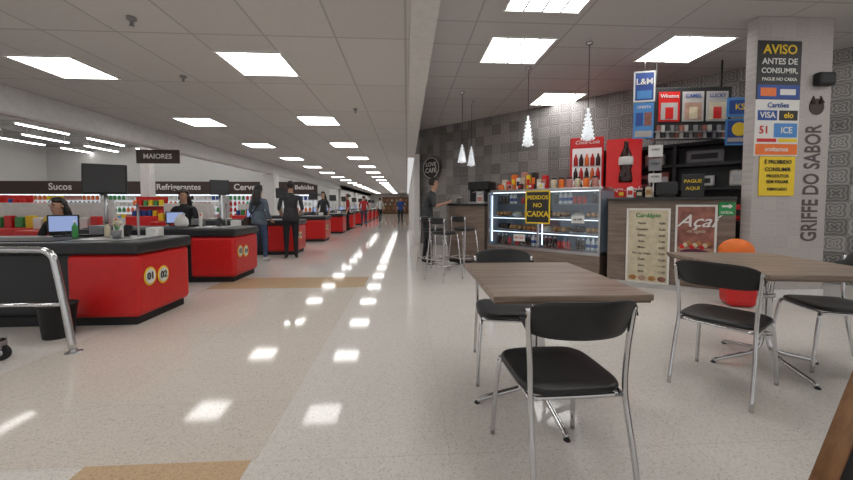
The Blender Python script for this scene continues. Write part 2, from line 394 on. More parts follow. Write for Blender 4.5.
# ------------------------------------------------------------------ checkouts
def checkout(y,nums,x=-2.60,detail=True):
    r=root('checkout_counter',(x,y,0),0,'red checkout counter with black worktop'+(' and numbered yellow ovals' if detail else ''),'checkout counter','row of checkout counters')
    W=.82; T=.82
    b=MB(); b.box((-.33,W/2,.39),(.66,W,.62),0,bev=.05,seg=3); b.obj('red_panel','red',r)
    b=MB(); b.box((-1.25,W/2,.38),(1.2,W-.24,.60),0); b.box((-2.1,W/2,.38),(.6,W,.62),0,bev=.02); b.obj('body',['dark'],r)
    MB().box((-1.2,W/2,.045),(2.3,W-.1,.09),0).obj('plinth','black',r)
    t=MB(); t.box((-1.2,W/2,T-.06),(2.44,W+.04,.12),0,bev=.03,seg=3); t.obj('worktop','dark',r)
    MB().box((-1.55,W/2-.12,T+.003),(1.4,.4,.012),0,bev=.004).obj('conveyor_belt','black',r)
    MB().box((-.5,W/2,T+.004),(.55,.5,.008),0,bev=.003).obj('scanner_plate','steel',r)
    if detail:
        for i,n in enumerate(nums):
            yy=W*.20+i*.19; zz=.46-.02*i
            p=MB().pad((0,0,0),.085,.095,.008,2,0,24); p.pad((0,0,.004),.066,.075,.007,2,1,24)
            p.obj('number_badge',['yellow','wprint'],r,loc=(.001,yy,zz),rot=(R(90),0,R(90)))
            text(n,.10,'bprint',r,(.0135,yy,zz),(R(90),0,R(90)),bold=.02)
    near=y<5
    mx=-.80 if near else -.54
    MB().cyl((mx,W/2+.25,T),(mx,W/2+.25,1.36),.018,seg=10).obj('pole','steel',r)
    k=.92 if near else .68
    m=MB(); m.box((0,0,0),(.42*k,.035,.37*k),0,bev=.01); m.box((0,.03,0),(.2,.05,.16),0,bev=.01); m.box((0,-.019,0),(.38*k,.004,.33*k),1)
    m.obj('monitor',['black','dark'],r,loc=(mx,W/2+.25,1.47),rot=(R(-8),0,R(30)))
    m=MB(); m.box((0,0,.14),(.26,.02,.2),0,bev=.006); m.box((0,-.0115,.14),(.23,.003,.17),1); m.box((0,.01,.02),(.03,.03,.08),0); m.box((0,.01,0),(.16,.12,.015),0)
    m.obj('screen',['dark','screen'],r,loc=(-1.30,W-.12,T+.006),rot=(0,0,R(35)))
    MB().box((-1.0,W-.15,T+.015),(.3,.13,.02),0,bev=.004).obj('keyboard','black',r)
    MB().box((-.98,W-.02,T+.06),(.16,.14,.12),0,bev=.01).obj('receipt_printer','grey',r)
    MB().tube([(-.42,W/2+.2,T),(-.42,W/2+.2,T+.30),(-.40,W/2+.16,T+.36),(-.36,W/2+.1,T+.37)],.012,seg=8).obj('bag_arm','steel',r)
    MB().box((-.30,W/2+.28,T+.05),(.14,.10,.10),0,bev=.01).obj('leaflet_box','wprint',r)
    k=MB(); k.box((-.55,.62,T+.07),(.07,.05,.13),0,rot=(R(-25),0,0),bev=.01); k.cyl((-.55,.64,T-.01),(-.55,.63,T+.05),.01)
    k.obj('card_reader','dark',r)
    return r
ys=[3.5,5.42,8.35,11.3,14.4,17.1,20.4,23.2,26.1,29,32]
for i,y in enumerate(ys):
    checkout(y,('%02d'%(2*i+1),'%02d'%(2*i+2)),detail=i<4)
def bottle(name,loc,h,r,m,cap,label,cat='bottle',group=None):
    o=root(name,loc,0,label,cat,group)
    MB().lathe([(r*.9,0),(r,.01),(r,h*.62),(r*.8,h*.72),(r*.35,h*.82),(r*.35,h*.9)],seg=12).obj('container',m,o)
    MB().lathe([(r*.4,h*.88),(r*.42,h*.9),(r*.42,h*.99),(r*.3,h)],seg=10).obj('cap',cap,o)
    return o
bottle('spray_bottle',(-3.15,4.02,.822),.24,.03,'wprint','lblue','white plastic cleaning bottle on the checkout worktop')
bottle('spray_bottle',(-3.30,4.16,.822),.20,.025,'wprint','red','white bottle with red cap on the checkout worktop')
bottle('hand_gel_bottle',(-3.42,3.80,.835),.18,.025,'pgreen','wprint','green gel bottle on the checkout worktop')
bottle('hand_gel_bottle',(-3.25,3.98,.835),.16,.025,'cream','bprint','small cream bottle on the checkout worktop')
bottle('spray_bottle',(-3.2,5.62,.835),.20,.025,'wprint','red','white bottle on the second red counter')
fl=root('potted_flowers',(-3.05,3.85,.829),0,'small pot of pale flowers on the checkout worktop','plant')
MB().lathe([(.035,0),(.045,.08),(.04,.082)],seg=12).obj('pot','grey',fl)
b=MB()
for i in range(14):
    a=random.random()*6.28; q=random.random()*.05; z=.13+random.random()*.07
    b.tube([(0,0,.07),(q*.5*math.cos(a),q*.5*math.sin(a),z*.7),(q*math.cos(a),q*math.sin(a),z)],.002,0,5,2); b.sph((q*math.cos(a),q*math.sin(a),z),.012,1,8,6)
b.obj('blooms',['pgreen','cream'],fl)['kind']='stuff'
rb=root('shopping_bags',(-3.55,5.72,.831),0,'bundle of white plastic bags on a counter','bags')
MB().rings([[(.10*math.cos(a*.628)*k,.06*math.sin(a*.628)*k,z) for a in range(10)] for k,z in ((.9,0),(1.1,.05),(1,.12),(.5,.18),(.6,.21))]).obj('bag','wprint',rb)

wb=root('waste_bin',(-3.12,3.27,0),0,'small round black waste bin beside the checkout','bin')
MB().lathe([(.10,0),(.105,.01),(.13,.28),(.14,.285),(.14,.30),(.125,.30),(.10,.03),(.02,.02)],seg=20).obj('bin_body','black',wb)
hr=root('guard_rail',(-2.66,2.9,0),0,'brushed chrome tubular guard rail before the first checkout','rail')
MB().tube([(0,0,.0),(-.05,0,.35),(-.105,0,.68),(-.125,0,.77),(-.175,0,.815),(-.26,0,.825),(-.6,0,.83),(-1.3,0,.83)],.026,seg=12).obj('rail_post','chrome',hr)
MB().cyl((-.065,0,.39),(-1.3,0,.39),.014).obj('crossbar','chrome',hr)
MB().lathe([(.055,0),(.055,.006),(.032,.012)],seg=16).obj('foot_plate','steel',hr)
MB().tube([(-1.3,0,.83),(-1.36,0,.8),(-1.4,0,.7),(-1.42,0,0)],.026,seg=12).obj('rail_post','chrome',hr)
ct=root('shopping_trolley',(-3.40,2.60,0),R(4),'low chrome shopping trolley with dark caster wheels','shopping trolley')
b=MB()
b.tube([(.36,-.2,.16),(-.38,-.24,.2),(-.38,.2,.2),(.36,.16,.16),(.36,-.2,.16)],.012,0,8,1)
for s in (-1,1): b.tube([(-.38,.22*s-.02,.2),(-.40,.22*s-.02,.5),(-.5,.22*s-.02,.95)],.012,0,8,3)
for i in range(7): b.cyl((-.3+.1*i,-.21,.18),(-.3+.1*i,.18,.18),.004,seg=6)
b.obj('base_frame','chrome',ct)
MB().cyl((-.5,-.26,.95),(-.5,.22,.95),.016).obj('handle','red',ct)
for x in (-.36,.34):
    for y in (-.2,.16):
        w=MB(); w.cyl((x,y-.014,.06),(x,y+.014,.06),.058,seg=18); w.cyl((x,y-.018,.06),(x,y+.018,.06),.022,mi=1,seg=12); w.box((x,y,.13),(.04,.05,.08),1)
        w.obj('wheel',['black','steel'],ct)

# ------------------------------------------------------------------ hanging hall sign and refrigerators with goods
hs=root('hanging_sign',(-5.11,7.55,2.32),0,'black hanging sign with white capital lettering over the checkouts','sign')
MB().box((0,0,-.15),(.85,.03,.28),0,bev=.004).obj('board','brownsign',hs)
MB().cyl((-.3,0,-.02),(-.3,0,.0),.006,seg=6).cyl((.3,0,-.02),(.3,0,.0),.006,seg=6).obj('hanger','steel',hs)
text('MAIORES',.14,'wprint',hs,(0,-.018,-.15),bold=.015)
def fridge(x,y,w,word,lab,sz,off):
    r=root('refrigerated_display',(x,y,0),0,'tall open refrigerated display with brown header reading '+lab,'refrigerator','wall of refrigerated displays')
    b=MB(); b.box((0,.4,.9),(w,.06,1.8),1); b.box((0,0,.2),(w,.8,.4),0,bev=.02); b.box((-w/2+.03,0,.9),(.06,.8,1.8),0); b.box((w/2-.03,0,.9),(.06,.8,1.8),0); b.box((0,0,1.76),(w,.8,.08),0)
    b.obj('cabinet',['white','lit'],r)
    for z in (.75,1.1,1.45): MB().box((0,.05,z),(w-.12,.6,.03),0).obj('shelf','white',r)
    MB().box((0,-.42,2.16),(w,.06,.72),0,bev=.01).obj('header','brownsign',r)
    MB().box((0,-.38,1.74),(w-.2,.04,.04),0).obj('lamp_tube','led',r)
    text(word,sz,'wprint',r,(off,-.455,2.19),bold=.02)
    return r
FR_=[(-20.5,21.4,6.2,'Sucos',.54,.95),(-14.0,21.4,6.7,'Refrigerantes',.46,.90),(-8.7,21.4,3.8,'Cervejas',.50,-.45),(-6.0,21.4,1.5,'Bebidas',.36,0)]
prods=[]
for i,(mn,kind) in enumerate((('red','b'),('orange','b'),('pgreen','b'),('bluep','c'),('yellow','c'),('cola','b'),('wprint','c'),('pink','c'))):
    b=MB()
    if kind=='b': b.lathe([(.07,0),(.08,.02),(.08,.17),(.03,.24),(.03,.27)],seg=8)
    else: b.box((0,0,.11),(.16,.12,.22),0,bev=.01,seg=1)
    o=b.obj('drink_bottle' if kind=='b' else 'drink_carton',mn,loc=(0,0,-50)); prods.append(o)
used=set()
def put(o_i,loc,group):
    p=prods[o_i]
    if o_i in used: c=p.copy(); COL.objects.link(c)
    else: c=p; used.add(o_i)
    c.location=loc; isb='bottle' in p.name
    tag(c,('coloured plastic drink bottle' if isb else 'coloured drink carton')+' standing on a refrigerated shelf','bottle' if isb else 'carton',group); return c
for (x,y,w,word,sz,off) in FR_:
    fridge(x,y,w,word,word.lower(),sz,off)
    n=int((w-.4)/.24)
    for z in (.415,.77,1.12,1.47):
        a=random.randrange(8)
        for k in range(n):
            if k%4==0: a=random.randrange(8)
            put(a,(x-w/2+.25+.24*k,y-.15,z),'drinks in the refrigerated displays')
for i in range(8):
    if i not in used: bpy.data.objects.remove(prods[i])
def promo(x,y,m,hh=0):
    r=root('display_stand',(x,y,0),0,'low shop display stand holding bright packaged goods','display stand','low display stands behind the checkouts')
    MB().box((0,0,.35),(1.3,.7,.7),0,bev=.03).obj('base',m,r)
    MB().box((0,.3,.95+hh/2),(1.3,.06,.55+hh),0,bev=.01).obj('back_panel','red' if hh else 'white',r)
    for q in range(2 if hh else 1):
        if q: MB().box((0,.14,1.13),(1.25,.28,.02),0).obj('shelf','white',r)
        for i in range(6):
            MB().box((-.52+.21*i,.08 if q else 0,.82+.43*q),(.15,.12,.22+.05*(i%2)),0,bev=.015).obj('pack',random.choice(['red','orange','yellow','bluep','wprint','pgreen']),r)
for x,y,m,hh in ((-9,10,'red',0),(-11.5,11,'red',0),(-8,13.5,'white',0),(-14,13,'red',.3),(-11,15.5,'red',.3),(-7.2,16.5,'red',0),(-6.6,7.2,'red',0),(-8.4,7.8,'red',0),(-10.6,9.0,'white',.2),(-12.8,10.6,'red',.3),(-6.6,10.6,'red',0)): promo(x,y,m,hh)
fs=root('shelving_unit',(-1.4,46,0),0,'brown wooden shelving with goods at the end of the aisle','shelf')
b=MB(); b.box((0,.25,1.1),(3.6,.05,2.2),0)
for i in range(5): b.box((-1.8+.9*i,0,1.1),(.05,.5,2.2),0)
for z in (.1,.6,1.1,1.6,2.15): b.box((0,0,z),(3.6,.5,.05),0)
b.obj('frame','brown',fs)
for i in range(16):
    MB().box((-1.6+.21*i,0,.75+.5*(i%3)),(.18,.25,.24),0).obj('goods',['cream','wprint','pink','orange'][i%4],fs)

# ------------------------------------------------------------------ cafe counters
def frame(a,b):
    d=Vector((b[0]-a[0],b[1]-a[1])); an=math.atan2(d.y,d.x); return (a[0],a[1],an,d.length)
def W_(f,x,y,z): 
    c,s=math.cos(f[2]),math.sin(f[2]); return (f[0]+x*c-y*s,f[1]+x*s+y*c,z)
FL=frame((.85,7.12),(1.47,6.585)); FC=frame((1.52,6.53),(2.9,5.1)); FRr=frame((2.98,5.03),(4.15,4.195))
sc=root('service_counter',(FL[0],FL[1],0),FL[2],'wood-panelled bar counter end with dark top','counter')
MB().box((FL[3]/2,.3,.62),(FL[3],.6,1.08),0).obj('panel','woodp',sc)
MB().box((FL[3]/2,.3,.04),(FL[3]-.02,.56,.08),0).obj('plinth','black',sc)
MB().box((FL[3]/2,.28,1.18),(FL[3]+.02,.66,.04),0,bev=.006).obj('countertop','darktop',sc)
s2=root('service_counter',(FRr[0],FRr[1],0),FRr[2],'wood-panelled counter with black granite top and posters on its front','counter')
MB().box((FRr[3]/2,.3,.66),(FRr[3],.6,1.16),0).obj('panel','woodp',s2)
MB().box((FRr[3]/2,.3,.04),(FRr[3]-.02,.56,.08),0).obj('plinth','white',s2)
MB().box((FRr[3]/2-.01,.28,1.262),(FRr[3]+.02,.68,.045),0,bev=.008).obj('countertop','darktop',s2)
dc=root('display_case',(FC[0],FC[1],0),FC[2],'refrigerated glass display case with lit shelves on a wooden base','display case')
n=FC[3]
MB().box((n/2,.35,.24),(n,.7,.32),0).obj('base','woodp',dc)
MB().box((n/2,.35,.04),(n-.02,.66,.08),0).obj('plinth','black',dc)
b=MB(); b.box((n/2,.35,.42),(n,.7,.05),0); b.box((n/2,.69,.92),(n,.03,.96),1); b.box((n/2,.4,1.43),(n,.62,.05),0,bev=.008)
for x in (.015,n/2,n-.015): b.box((x,.02,.92),(.03,.03,.97),0)
b.box((.012,.35,.92),(.02,.66,.96),1); b.box((n-.012,.35,.92),(.02,.66,.96),1)
b.obj('cabinet',['steel','case_in'],dc)
for z in (.70,.95,1.19): MB().box((n/2,.38,z),(n-.06,.52,.012),0).obj('shelf','shelfglass',dc)
for z in (.685,.935,1.40): MB().box((n/2,.12,z),(n-.1,.02,.012),0).obj('lamp_strip','led',dc)
for x in (.03,n/2+.03,n-.05): MB().box((x+.01,.10,.92),(.010,.02,.86),0).obj('lamp_strip','led',dc)
MB().box((n/4,.008,.92),(n/2-.04,.008,.94),0).obj('glass_pane','glass',dc)
MB().box((3*n/4,.008,.92),(n/2-.04,.008,.94),0).obj('glass_pane','glass',dc)
pro={}
def item(kind):
    if kind in pro:
        o=dup(pro[kind]); return o
    if kind=='tray':
        r=root('food_tray',(0,0,0),0,'steel tray of baked snacks in the display case','tray','trays in the display case')
        MB().box((0,0,.01),(.24,.34,.015),0,bev=.004).obj('tray_body','steel',r)
        for i in range(3):
            for j in range(3):
                MB().sph((-.075+.075*i,-.1+.1*j,.055),(.038,.049,.044),0,10,6).obj('pastry','bread',r)
    elif kind=='can':
        r=root('drink_can',(0,0,0),0,'red drink can in the display case','can','cans in the display case')
        MB().lathe([(.026,0),(.033,.01),(.033,.11),(.026,.12)],seg=12).obj('can_body','red',r)
        MB().lathe([(.024,.119),(.024,.122)],seg=12).obj('lid','steel',r)
    elif kind=='jar':
        r=root('juice_bottle',(0,0,0),0,'small dark juice bottle in the display case','bottle','bottles in the display case')
        MB().lathe([(.03,0),(.034,.01),(.034,.12),(.015,.15),(.015,.165)],seg=12).obj('container','cola',r)
        MB().lathe([(.018,.16),(.018,.18)],seg=10).obj('cap','wprint',r)
    elif kind=='water':
        r=root('water_bottle',(0,0,0),0,'water bottle with blue label in the display case','bottle','bottles in the display case')
        MB().lathe([(.03,0),(.034,.01),(.034,.14),(.014,.18),(.014,.2)],seg=12).obj('container','wprint',r)
        MB().lathe([(.035,.05),(.035,.10)],seg=12).obj('sleeve','bluep',r)
    elif kind=='cake':
        r=root('cake',(0,0,0),0,'round chocolate cake on a white plate in the display case','cake','cakes in the display case')
        MB().lathe([(.06,0),(.14,.012),(.14,.016),(.02,.014)],seg=20).obj('plate','wprint',r)
        MB().lathe([(.11,.015),(.115,.03),(.113,.105),(.10,.115),(.02,.116)],seg=20).obj('cake_body','cola',r)
    elif kind=='dish':
        r=root('dessert_dish',(0,0,0),0,'white dish of pale desserts in the display case','dish','dishes in the display case')
        MB().lathe([(.08,0),(.11,.05),(.115,.055),(.10,.05),(.02,.03)],seg=20).obj('bowl','wprint',r)
        MB().lathe([(.10,.045),(.08,.08),(.03,.10)],seg=14).obj('dessert','cream',r)
    pro[kind]=r; return r
def place(kind,f,x,y,z,rz=0):
    o=item(kind); o.location=W_(f,x,y,z); o.rotation_euler=(0,0,f[2]+rz)
for k in range(7): place(['cake','tray','tray','dish','tray','cake','tray'][k],FC,.17+.275*k,.34,.708)
for k in range(7): place(['tray','dish','tray','cake','tray','dish','tray'][k],FC,.17+.275*k,.34,.958)
for k in range(24):
    if k%8!=5: place(['jar','water','can','jar'][(k//3)%4],FC,.10+.078*k,.30,1.198)
for k in range(24):
    if k%7!=4: place(['jar','can','jar','water'][(k//3)%4],FC,.10+.078*k,.25,.447)

def pack(loc,rz,w,d,h,m,m2,label,name='snack_pack',cat='snack pack',group=None):
    r=root(name,loc,rz,label,cat,group)
    MB().box((0,0,h/2),(w,d,h),0,bev=min(w,d,h)*.12).obj('pack_body',m,r)
    MB().box((0,-d/2-.001,h*.5),(w*.7,.003,h*.4),0).obj('label_print',m2,r); return r
cols=['bprint','cream','red','orange','wprint','pink','yellow']
hts=[.12,.20,.16,.28,.22,.32,.26,.30,.18,.24]
for k in range(10):
    pack(W_(FC,.07+.10*k,.35,1.457),FC[2],.085,.12,hts[k],cols[k%7],cols[(k+3)%7],'colourful snack box on top of the display case',group='snack boxes on the display case')
    if k%2: pack(W_(FC,.07+.10*k,.20,1.457),FC[2],.07,.08,.10,cols[(k+2)%7],cols[(k+4)%7],'small snack box before the taller ones',group='snack boxes on the display case')
for k in range(6):
    x=1.12+.135*k
    o=root('candy_jar',W_(FC,x,.35,1.457),0,'clear jar of sweets with dark lid on the display case','jar','jars on the display case')
    MB().lathe([(.045,0),(.05,.01),(.05,.14),(.038,.16)],seg=14).obj('jar_body',['cream','orange','pink'][k%3],o)
    MB().lathe([(.042,.158),(.044,.16),(.044,.18),(.02,.185)],seg=14).obj('lid','black',o)
cm=root('coffee_machine',W_(FL,.54,.4,1.202),FL[2],'black and steel espresso machine on the bar counter','coffee machine')
b=MB(); b.box((0,.05,.22),(.46,.26,.44),0,bev=.015); b.box((0,-.06,.36),(.46,.2,.16),0,bev=.01); b.box((0,-.06,.02),(.44,.2,.04),1); b.obj('machine_body',['black','steel'],cm)
b=MB()
for x in (-.09,.09): b.cyl((x,-.08,.28),(x,-.08,.22),.03); b.cyl((x,-.08,.235),(x,-.2,.225),.01)
b.obj('portafilters','steel',cm)
sign('menu_stand',W_(FL,.70,.04,1.32),FL[2],.16,.24,'wprint',[('CAFÉ',.045,0,.06,'bprint')],'small white menu card standing on the bar counter',th=.01,border='steel',blocks=((0,-.03,.10,.09,'pink'),))
nb=root('napkin_holder',W_(FL,.2,.12,1.202),FL[2],'steel napkin holder on the bar counter','napkin holder')
MB().box((0,0,.06),(.12,.06,.12),0,bev=.006).obj('holder','steel',nb); MB().box((0,0,.12),(.10,.045,.02),0).obj('napkins','wprint',nb)
sign('price_sign',W_(FC,1.0,-.012,1.14),FC[2],.44,.56,'bprint',[('PEDIDOS',.092,0,.16,'yellow'),('NO',.10,0,.03,'yellow'),('CAIXA',.13,0,-.12,'yellow')],'black sign with yellow lettering on the display case glass',border='yellow')
sign('price_tag',W_(FC,.66,-.008,.60),FC[2],.22,.12,'wprint',[('R$ 7,50',.05,0,0,'red')],'small white price card on the display case glass',th=.006)
sign('price_tag',W_(FC,1.66,-.008,.95),FC[2],.20,.12,'wprint',[('R$ 5,00',.04,0,0,'bprint')],'small white price card on the display case glass',th=.006)
ml=[('Cardápio',.08,0,.43,'green')]
for i,w_ in enumerate(('Pastel','Coxinha','Esfiha','Kibe','Misto','Pão na chapa','Café','Suco','Bolo')):
    ml.append((w_,.042,-.07,.32-.085*i,'dprint')); ml.append(('%d,00'%(4+i),.042,.17,.32-.085*i,'dprint'))
mp_=sign('menu_poster',W_(FRr,.50,-.012,.60),FRr[2],.52,1.06,'cream',ml,'cream menu poster with food list on the counter front','poster',border='wprint')
for i in range(4): MB().sph((-.17+.115*i,-.008,-.455),(.05,.004,.035),0,12,6).obj('food_print',['bread','tanp','bread','acai'][i],mp_)
ac=sign('acai_poster',W_(FRr,1.035,-.012,.76),FRr[2],.44,.84,'tanp',[],'brownish açaí bowl poster with white script on the counter front','poster',border='wprint',blocks=((0,.12,.39,.54,'acai'),))
text('Açaí',.23,'wprint',ac,(0,-.012,.20),bold=.008,shear=.45); text('na tigela',.06,'cream',ac,(0,-.012,.07),shear=.45)
MB().lathe([(.05,0),(.12,.06),(.16,.16),(.11,.18),(.02,.20)],seg=20,sy=.03).obj('bowl_print','purple',ac,loc=(0,-.010,-.36))
for i in range(9): MB().sph((-.14+.035*i,-.012,-.14+.025*(i%3)),(.03,.004,.03),0,10,6).obj('fruit_print',['red','cream','bread'][i%3],ac)
ex=sign('exit_sign',W_(FRr,1.345,-.012,1.13),FRr[2],.16,.17,'green',[('SAÍDA',.042,0,-.05,'wprint')],'green emergency sign with white arrow on the counter end','sign')
MB().box((-.01,-.009,.03),(.08,.004,.022),0).obj('arrow_print','wprint',ex)
MB().box((.03,-.0085,.03),(.04,.004,.04),0,rot=(0,R(45),0)).obj('arrow_print','wprint',ex)

# signs on pillar
SX=4.50
sign('notice_board',(SX,4.067,2.805),0,.56,.70,'bprint',[('AVISO',.155,0,.24,'yellow'),('ANTES DE',.100,0,.10,'wprint'),('CONSUMIR,',.088,0,-.01,'wprint'),('PAGUE NO CAIXA',.054,0,-.11,'wprint')],'dark notice with yellow heading AVISO on the pillar',blocks=((0,-.26,.54,.17,'bluep'),(-.13,-.26,.20,.10,'orange'),(.12,-.26,.20,.07,'wprint')))
sign('card_notice',(SX,4.067,2.115),0,.56,.68,'wprint',[('Cartões',.085,0,.27,'bluep'),('VISA',.10,-.13,.15,'wprint'),('elo',.10,.14,.15,'yellow'),('51',.13,-.17,-.03,'red'),('ICE',.105,.12,-.03,'wprint'),('aceitamos',.075,0,-.26,'wprint')],'white payment notice with blue and orange blocks on the pillar',blocks=((-.13,.15,.25,.12,'bluep'),(.14,.15,.24,.12,'bprint'),(.11,-.03,.30,.17,'lblue'),(0,-.26,.54,.13,'orange'),(-.13,-.15,.25,.04,'red'),(.14,-.15,.24,.04,'yellow')))
sign('yellow_notice',(SX+.03,4.067,1.53),0,.46,.48,'yellow',[('É PROIBIDO',.066,0,.17,'bprint'),('CONSUMIR',.066,0,.08,'bprint'),('PRODUTOS',.055,0,.0,'bprint'),('SEM PAGAR',.055,0,-.07,'bprint'),('OBRIGADO',.05,0,-.16,'bprint')],'yellow paper notice with black lettering on the pillar')

# ------------------------------------------------------------------ behind the counter
KX,KY=4.75,5.97
ku=root('kitchen_unit',(KX,KY,0),R(-45),'dark kitchen shelving unit behind the snack counter','cabinet')
b=MB(); b.box((0,.2,1.1),(2.3,.04,2.2),0)
for x in (-1.13,0,1.13): b.box((x,0,1.1),(.05,.42,2.2),0)
for z in (.06,.9,1.45,1.85,2.2): b.box((0,0,z),(2.3,.42,.05),0)
b.obj('cabinet_body','dark',ku)
for i,(x,z,w,h,m) in enumerate(((-.85,.93,.35,.30,'steel'),(-.35,.93,.4,.28,'grey'),(.3,.93,.3,.35,'grey'),(.8,.93,.35,.25,'red'),(-.9,1.48,.25,.2,'grey'),(-.5,1.48,.3,.24,'steel'),(-.15,1.48,.15,.28,'pink'),(.35,1.48,.4,.2,'steel'),(.85,1.48,.25,.26,'wprint'),(-.8,1.88,.3,.22,'grey'),(-.3,1.88,.3,.2,'gprint'),(.4,1.88,.5,.22,'grey'))):
    pack((KX+math.cos(R(-45))*x,KY+math.sin(R(-45))*x,z),R(-45),w,.25,h,m,'bprint' if i%2 else 'steel','kitchen box or appliance on the dark shelving','storage_box','box')
cr=root('cigarette_display',(4.43,5.27,0),R(-6),'hanging cigarette display with framed advertisement panels','display rack')
b=MB(); b.box((0,.1,2.62),(1.16,.22,.76),0,bev=.01); 
for x in (-.5,.5): b.cyl((x,.1,2.98),(x,.1,HC-.01),.012,seg=8)
b.obj('rack_body','black',cr)
for i,t in enumerate(('Winston','CAMEL','LUCKY')):
    x=-.36+.36*i
    MB().box((x,-.016,2.70),(.32,.012,.46),0,bev=.003).obj('advert_panel',['red','gprint','gprint'][i],cr)
    MB().box((x,-.024,2.63),(.25,.006,.26),0).obj('advert_print',['gprint','tanp','cream'][i],cr)
    MB().box((x,-.028,2.60),(.12,.006,.18),0,bev=.002).obj('packet_print',['red','cream','red'][i],cr)
    text(t,.078,'wprint' if i==0 else 'bluep',cr,(x,-.030,2.86),bold=.015)
for j in range(2):
    for i in range(16): MB().box((-.52+.07*i,-.02,2.37-.0*j if j==0 else 2.26),(.055,.03,.09),0).obj('cigarette_pack',['acai','gprint','bprint','grey','dprint'][(i+j)%5],cr)
MB().box((0,.0,2.31),(1.16,.12,.02),0).obj('ledge','steel',cr)
MB().box((0,.0,2.205),(1.16,.12,.02),0).obj('ledge','steel',cr)
sign('advert_sign',(3.60,5.20,2.97),R(-15),.30,.46,'bluep',[('L&M',.125,0,.07,'wprint')],'dark blue cigarette sign hanging beside the display rack',border='wprint',blocks=((0,-.12,.2,.12,'lblue'),))
o=MB().cyl((3.60,5.20,3.20),(3.60,5.20,HC-.002),.006,seg=6).obj('sign_hanger','steel')
tag(o,'thin steel rod holding the blue sign','rod')
sign('advert_sign',(3.60,5.20,2.46),R(-15),.28,.54,'lblue',[('OFERTA',.052,0,.2,'wprint')],'blue and red offer sign under the dark blue one',blocks=((-.06,.02,.10,.2,'bluep'),(.06,.02,.10,.2,'acai'),(0,-.2,.24,.09,'gprint')))
sign('advert_sign',(4.84,4.90,2.60),R(-10),.34,.28,'lblue',[('KS',.12,0,0,'yellow')],'light blue and yellow sign by the pillar',blocks=((0,0,.28,.20,'bluep'),))
sa=sign('advert_sign',(4.84,4.90,2.24),R(-10),.36,.38,'bluep',[],'dark blue poster with yellow disc by the pillar',border='lblue',blocks=((0,-.11,.3,.06,'gprint'),))
MB().pad((0,0,0),.10,.10,.006,2,0,20).obj('disc_print','yellow',sa,loc=(0,-.007,.04),rot=(R(90),0,0))
for i,(z,w,h,m) in enumerate(((2.02,.20,.18,'wprint'),(1.80,.18,.18,'grey'),(1.6,.18,.14,'wprint'))):
    sign('paper_note',(3.88,5.3,z),R(-20),w,h,m,[('AVISO',.04,0,.02,'bprint')],'white paper note hanging by the counter',th=.004)
pp=MB().cyl((3.88,5.33,0),(3.88,5.33,2.2),.012,seg=8).obj('support_post','steel'); tag(pp,'thin steel post holding paper notes above the counter','post')
sign('counter_notice',W_(FRr,1.02,.35,1.45),FRr[2],.26,.32,'bprint',[('PAGUE',.065,0,.06,'yellow'),('AQUI',.065,0,-.04,'yellow')],'black notice with yellow lettering on the granite top')
ter=root('card_terminal',W_(FRr,.72,.3,1.286),FRr[2],'dark cash terminal on the granite counter','terminal')
b=MB(); b.box((0,0,.015),(.2,.16,.03),0,bev=.005); b.box((0,.03,.13),(.26,.03,.19),0,rot=(R(-12),0,0),bev=.006); b.box((0,.03,.06),(.04,.03,.1),0); b.obj('terminal_body','black',ter)
for k in range(4):
    pack(W_(FRr,.14+.12*k,.42,1.286),FRr[2],.09,.10,.12+.04*(k%2),['red','wprint','bprint','cream'][k],['yellow','red','cream','bread'][k],'small sweets box on the granite counter',group='sweets boxes on the granite counter')
def cooler(loc,rz,w,h,lab):
    r=root('drinks_cooler',loc,rz,lab,'cooler')
    b=MB(); b.box((0,.28,h/2),(w,.56,h),0,bev=.02); b.obj('cooler_body','redglow',r)
    MB().box((0,-.006,1.22),(w-.08,.012,2.04),0,bev=.004).obj('glowing_door_panel','cool_glow',r)  # opaque door panel, the lit inside is put into its glow
    MB().box((0,-.008,h-.10),(w-.04,.016,.16),0,bev=.004).obj('header','redglow',r)
    text('Coca-Cola',.095,'wprint',r,(0,-.019,h-.10),bold=.012,shear=.3)
    for j in range(7):
        MB().box((0,-.03,.34+.26*j),(w-.1,.05,.012),0).obj('shelf','steel',r)
        for i in range(5):
            MB().lathe([(.034,0),(.038,.01),(.038,.13),(.016,.19),(.016,.22)],seg=8).obj('bottle',['cola','red','cola','orange','red'][(i+j)%5],r,loc=(-w/2+.10+(w-.20)*i/4,-.045,.347+.26*j))
    return r
cooler((3.38,6.45,0),R(-25),.58,2.45,'tall red soft-drink cooler with glass door behind the display case')
c2=root('drinks_cooler',(3.60,5.66,0),R(-30),'red soft-drink cooler with large bottle relief and white script','cooler')
MB().box((0,.25,1.14),(.52,.5,2.28),0,bev=.02).obj('cooler_body','redglow',c2)
text('Coca-Cola',.125,'wprint',c2,(0,-.026,1.43),bold=.02,shear=.3)
MB().box((0,-.012,1.43),(.51,.02,.2),0,bev=.004).obj('name_band','redglow',c2)
k=1.35
MB().lathe([(r_*k,z*k) for r_,z in [(.066,0),(.076,.015),(.074,.08),(.060,.15),(.072,.22),(.076,.28),(.060,.34),(.030,.42),(.022,.48),(.026,.485),(.026,.50)]],seg=20,sy=.4).obj('bottle_relief','cola',c2,loc=(.03,-.004,1.55))
MB().lathe([(r_*k,z*k) for r_,z in [(.0755,0),(.080,.02),(.080,.07),(.072,.10)]],seg=20,sy=.45).obj('bottle_label','wprint',c2,loc=(.03,-.004,1.84))
em=root('wall_emblem',(.72,10.33,2.26),R(-45),'round dark café emblem with pale lettering on the wall','emblem')
MB().pad((0,0,0),.34,.34,.02,2,0,36).obj('disc','bprint',em,rot=(R(90),0,0))
MB().tube([(.30*math.cos(i*.2618),-.021,.30*math.sin(i*.2618)) for i in range(25)],.010,0,6,1).obj('ring','wprint',em)
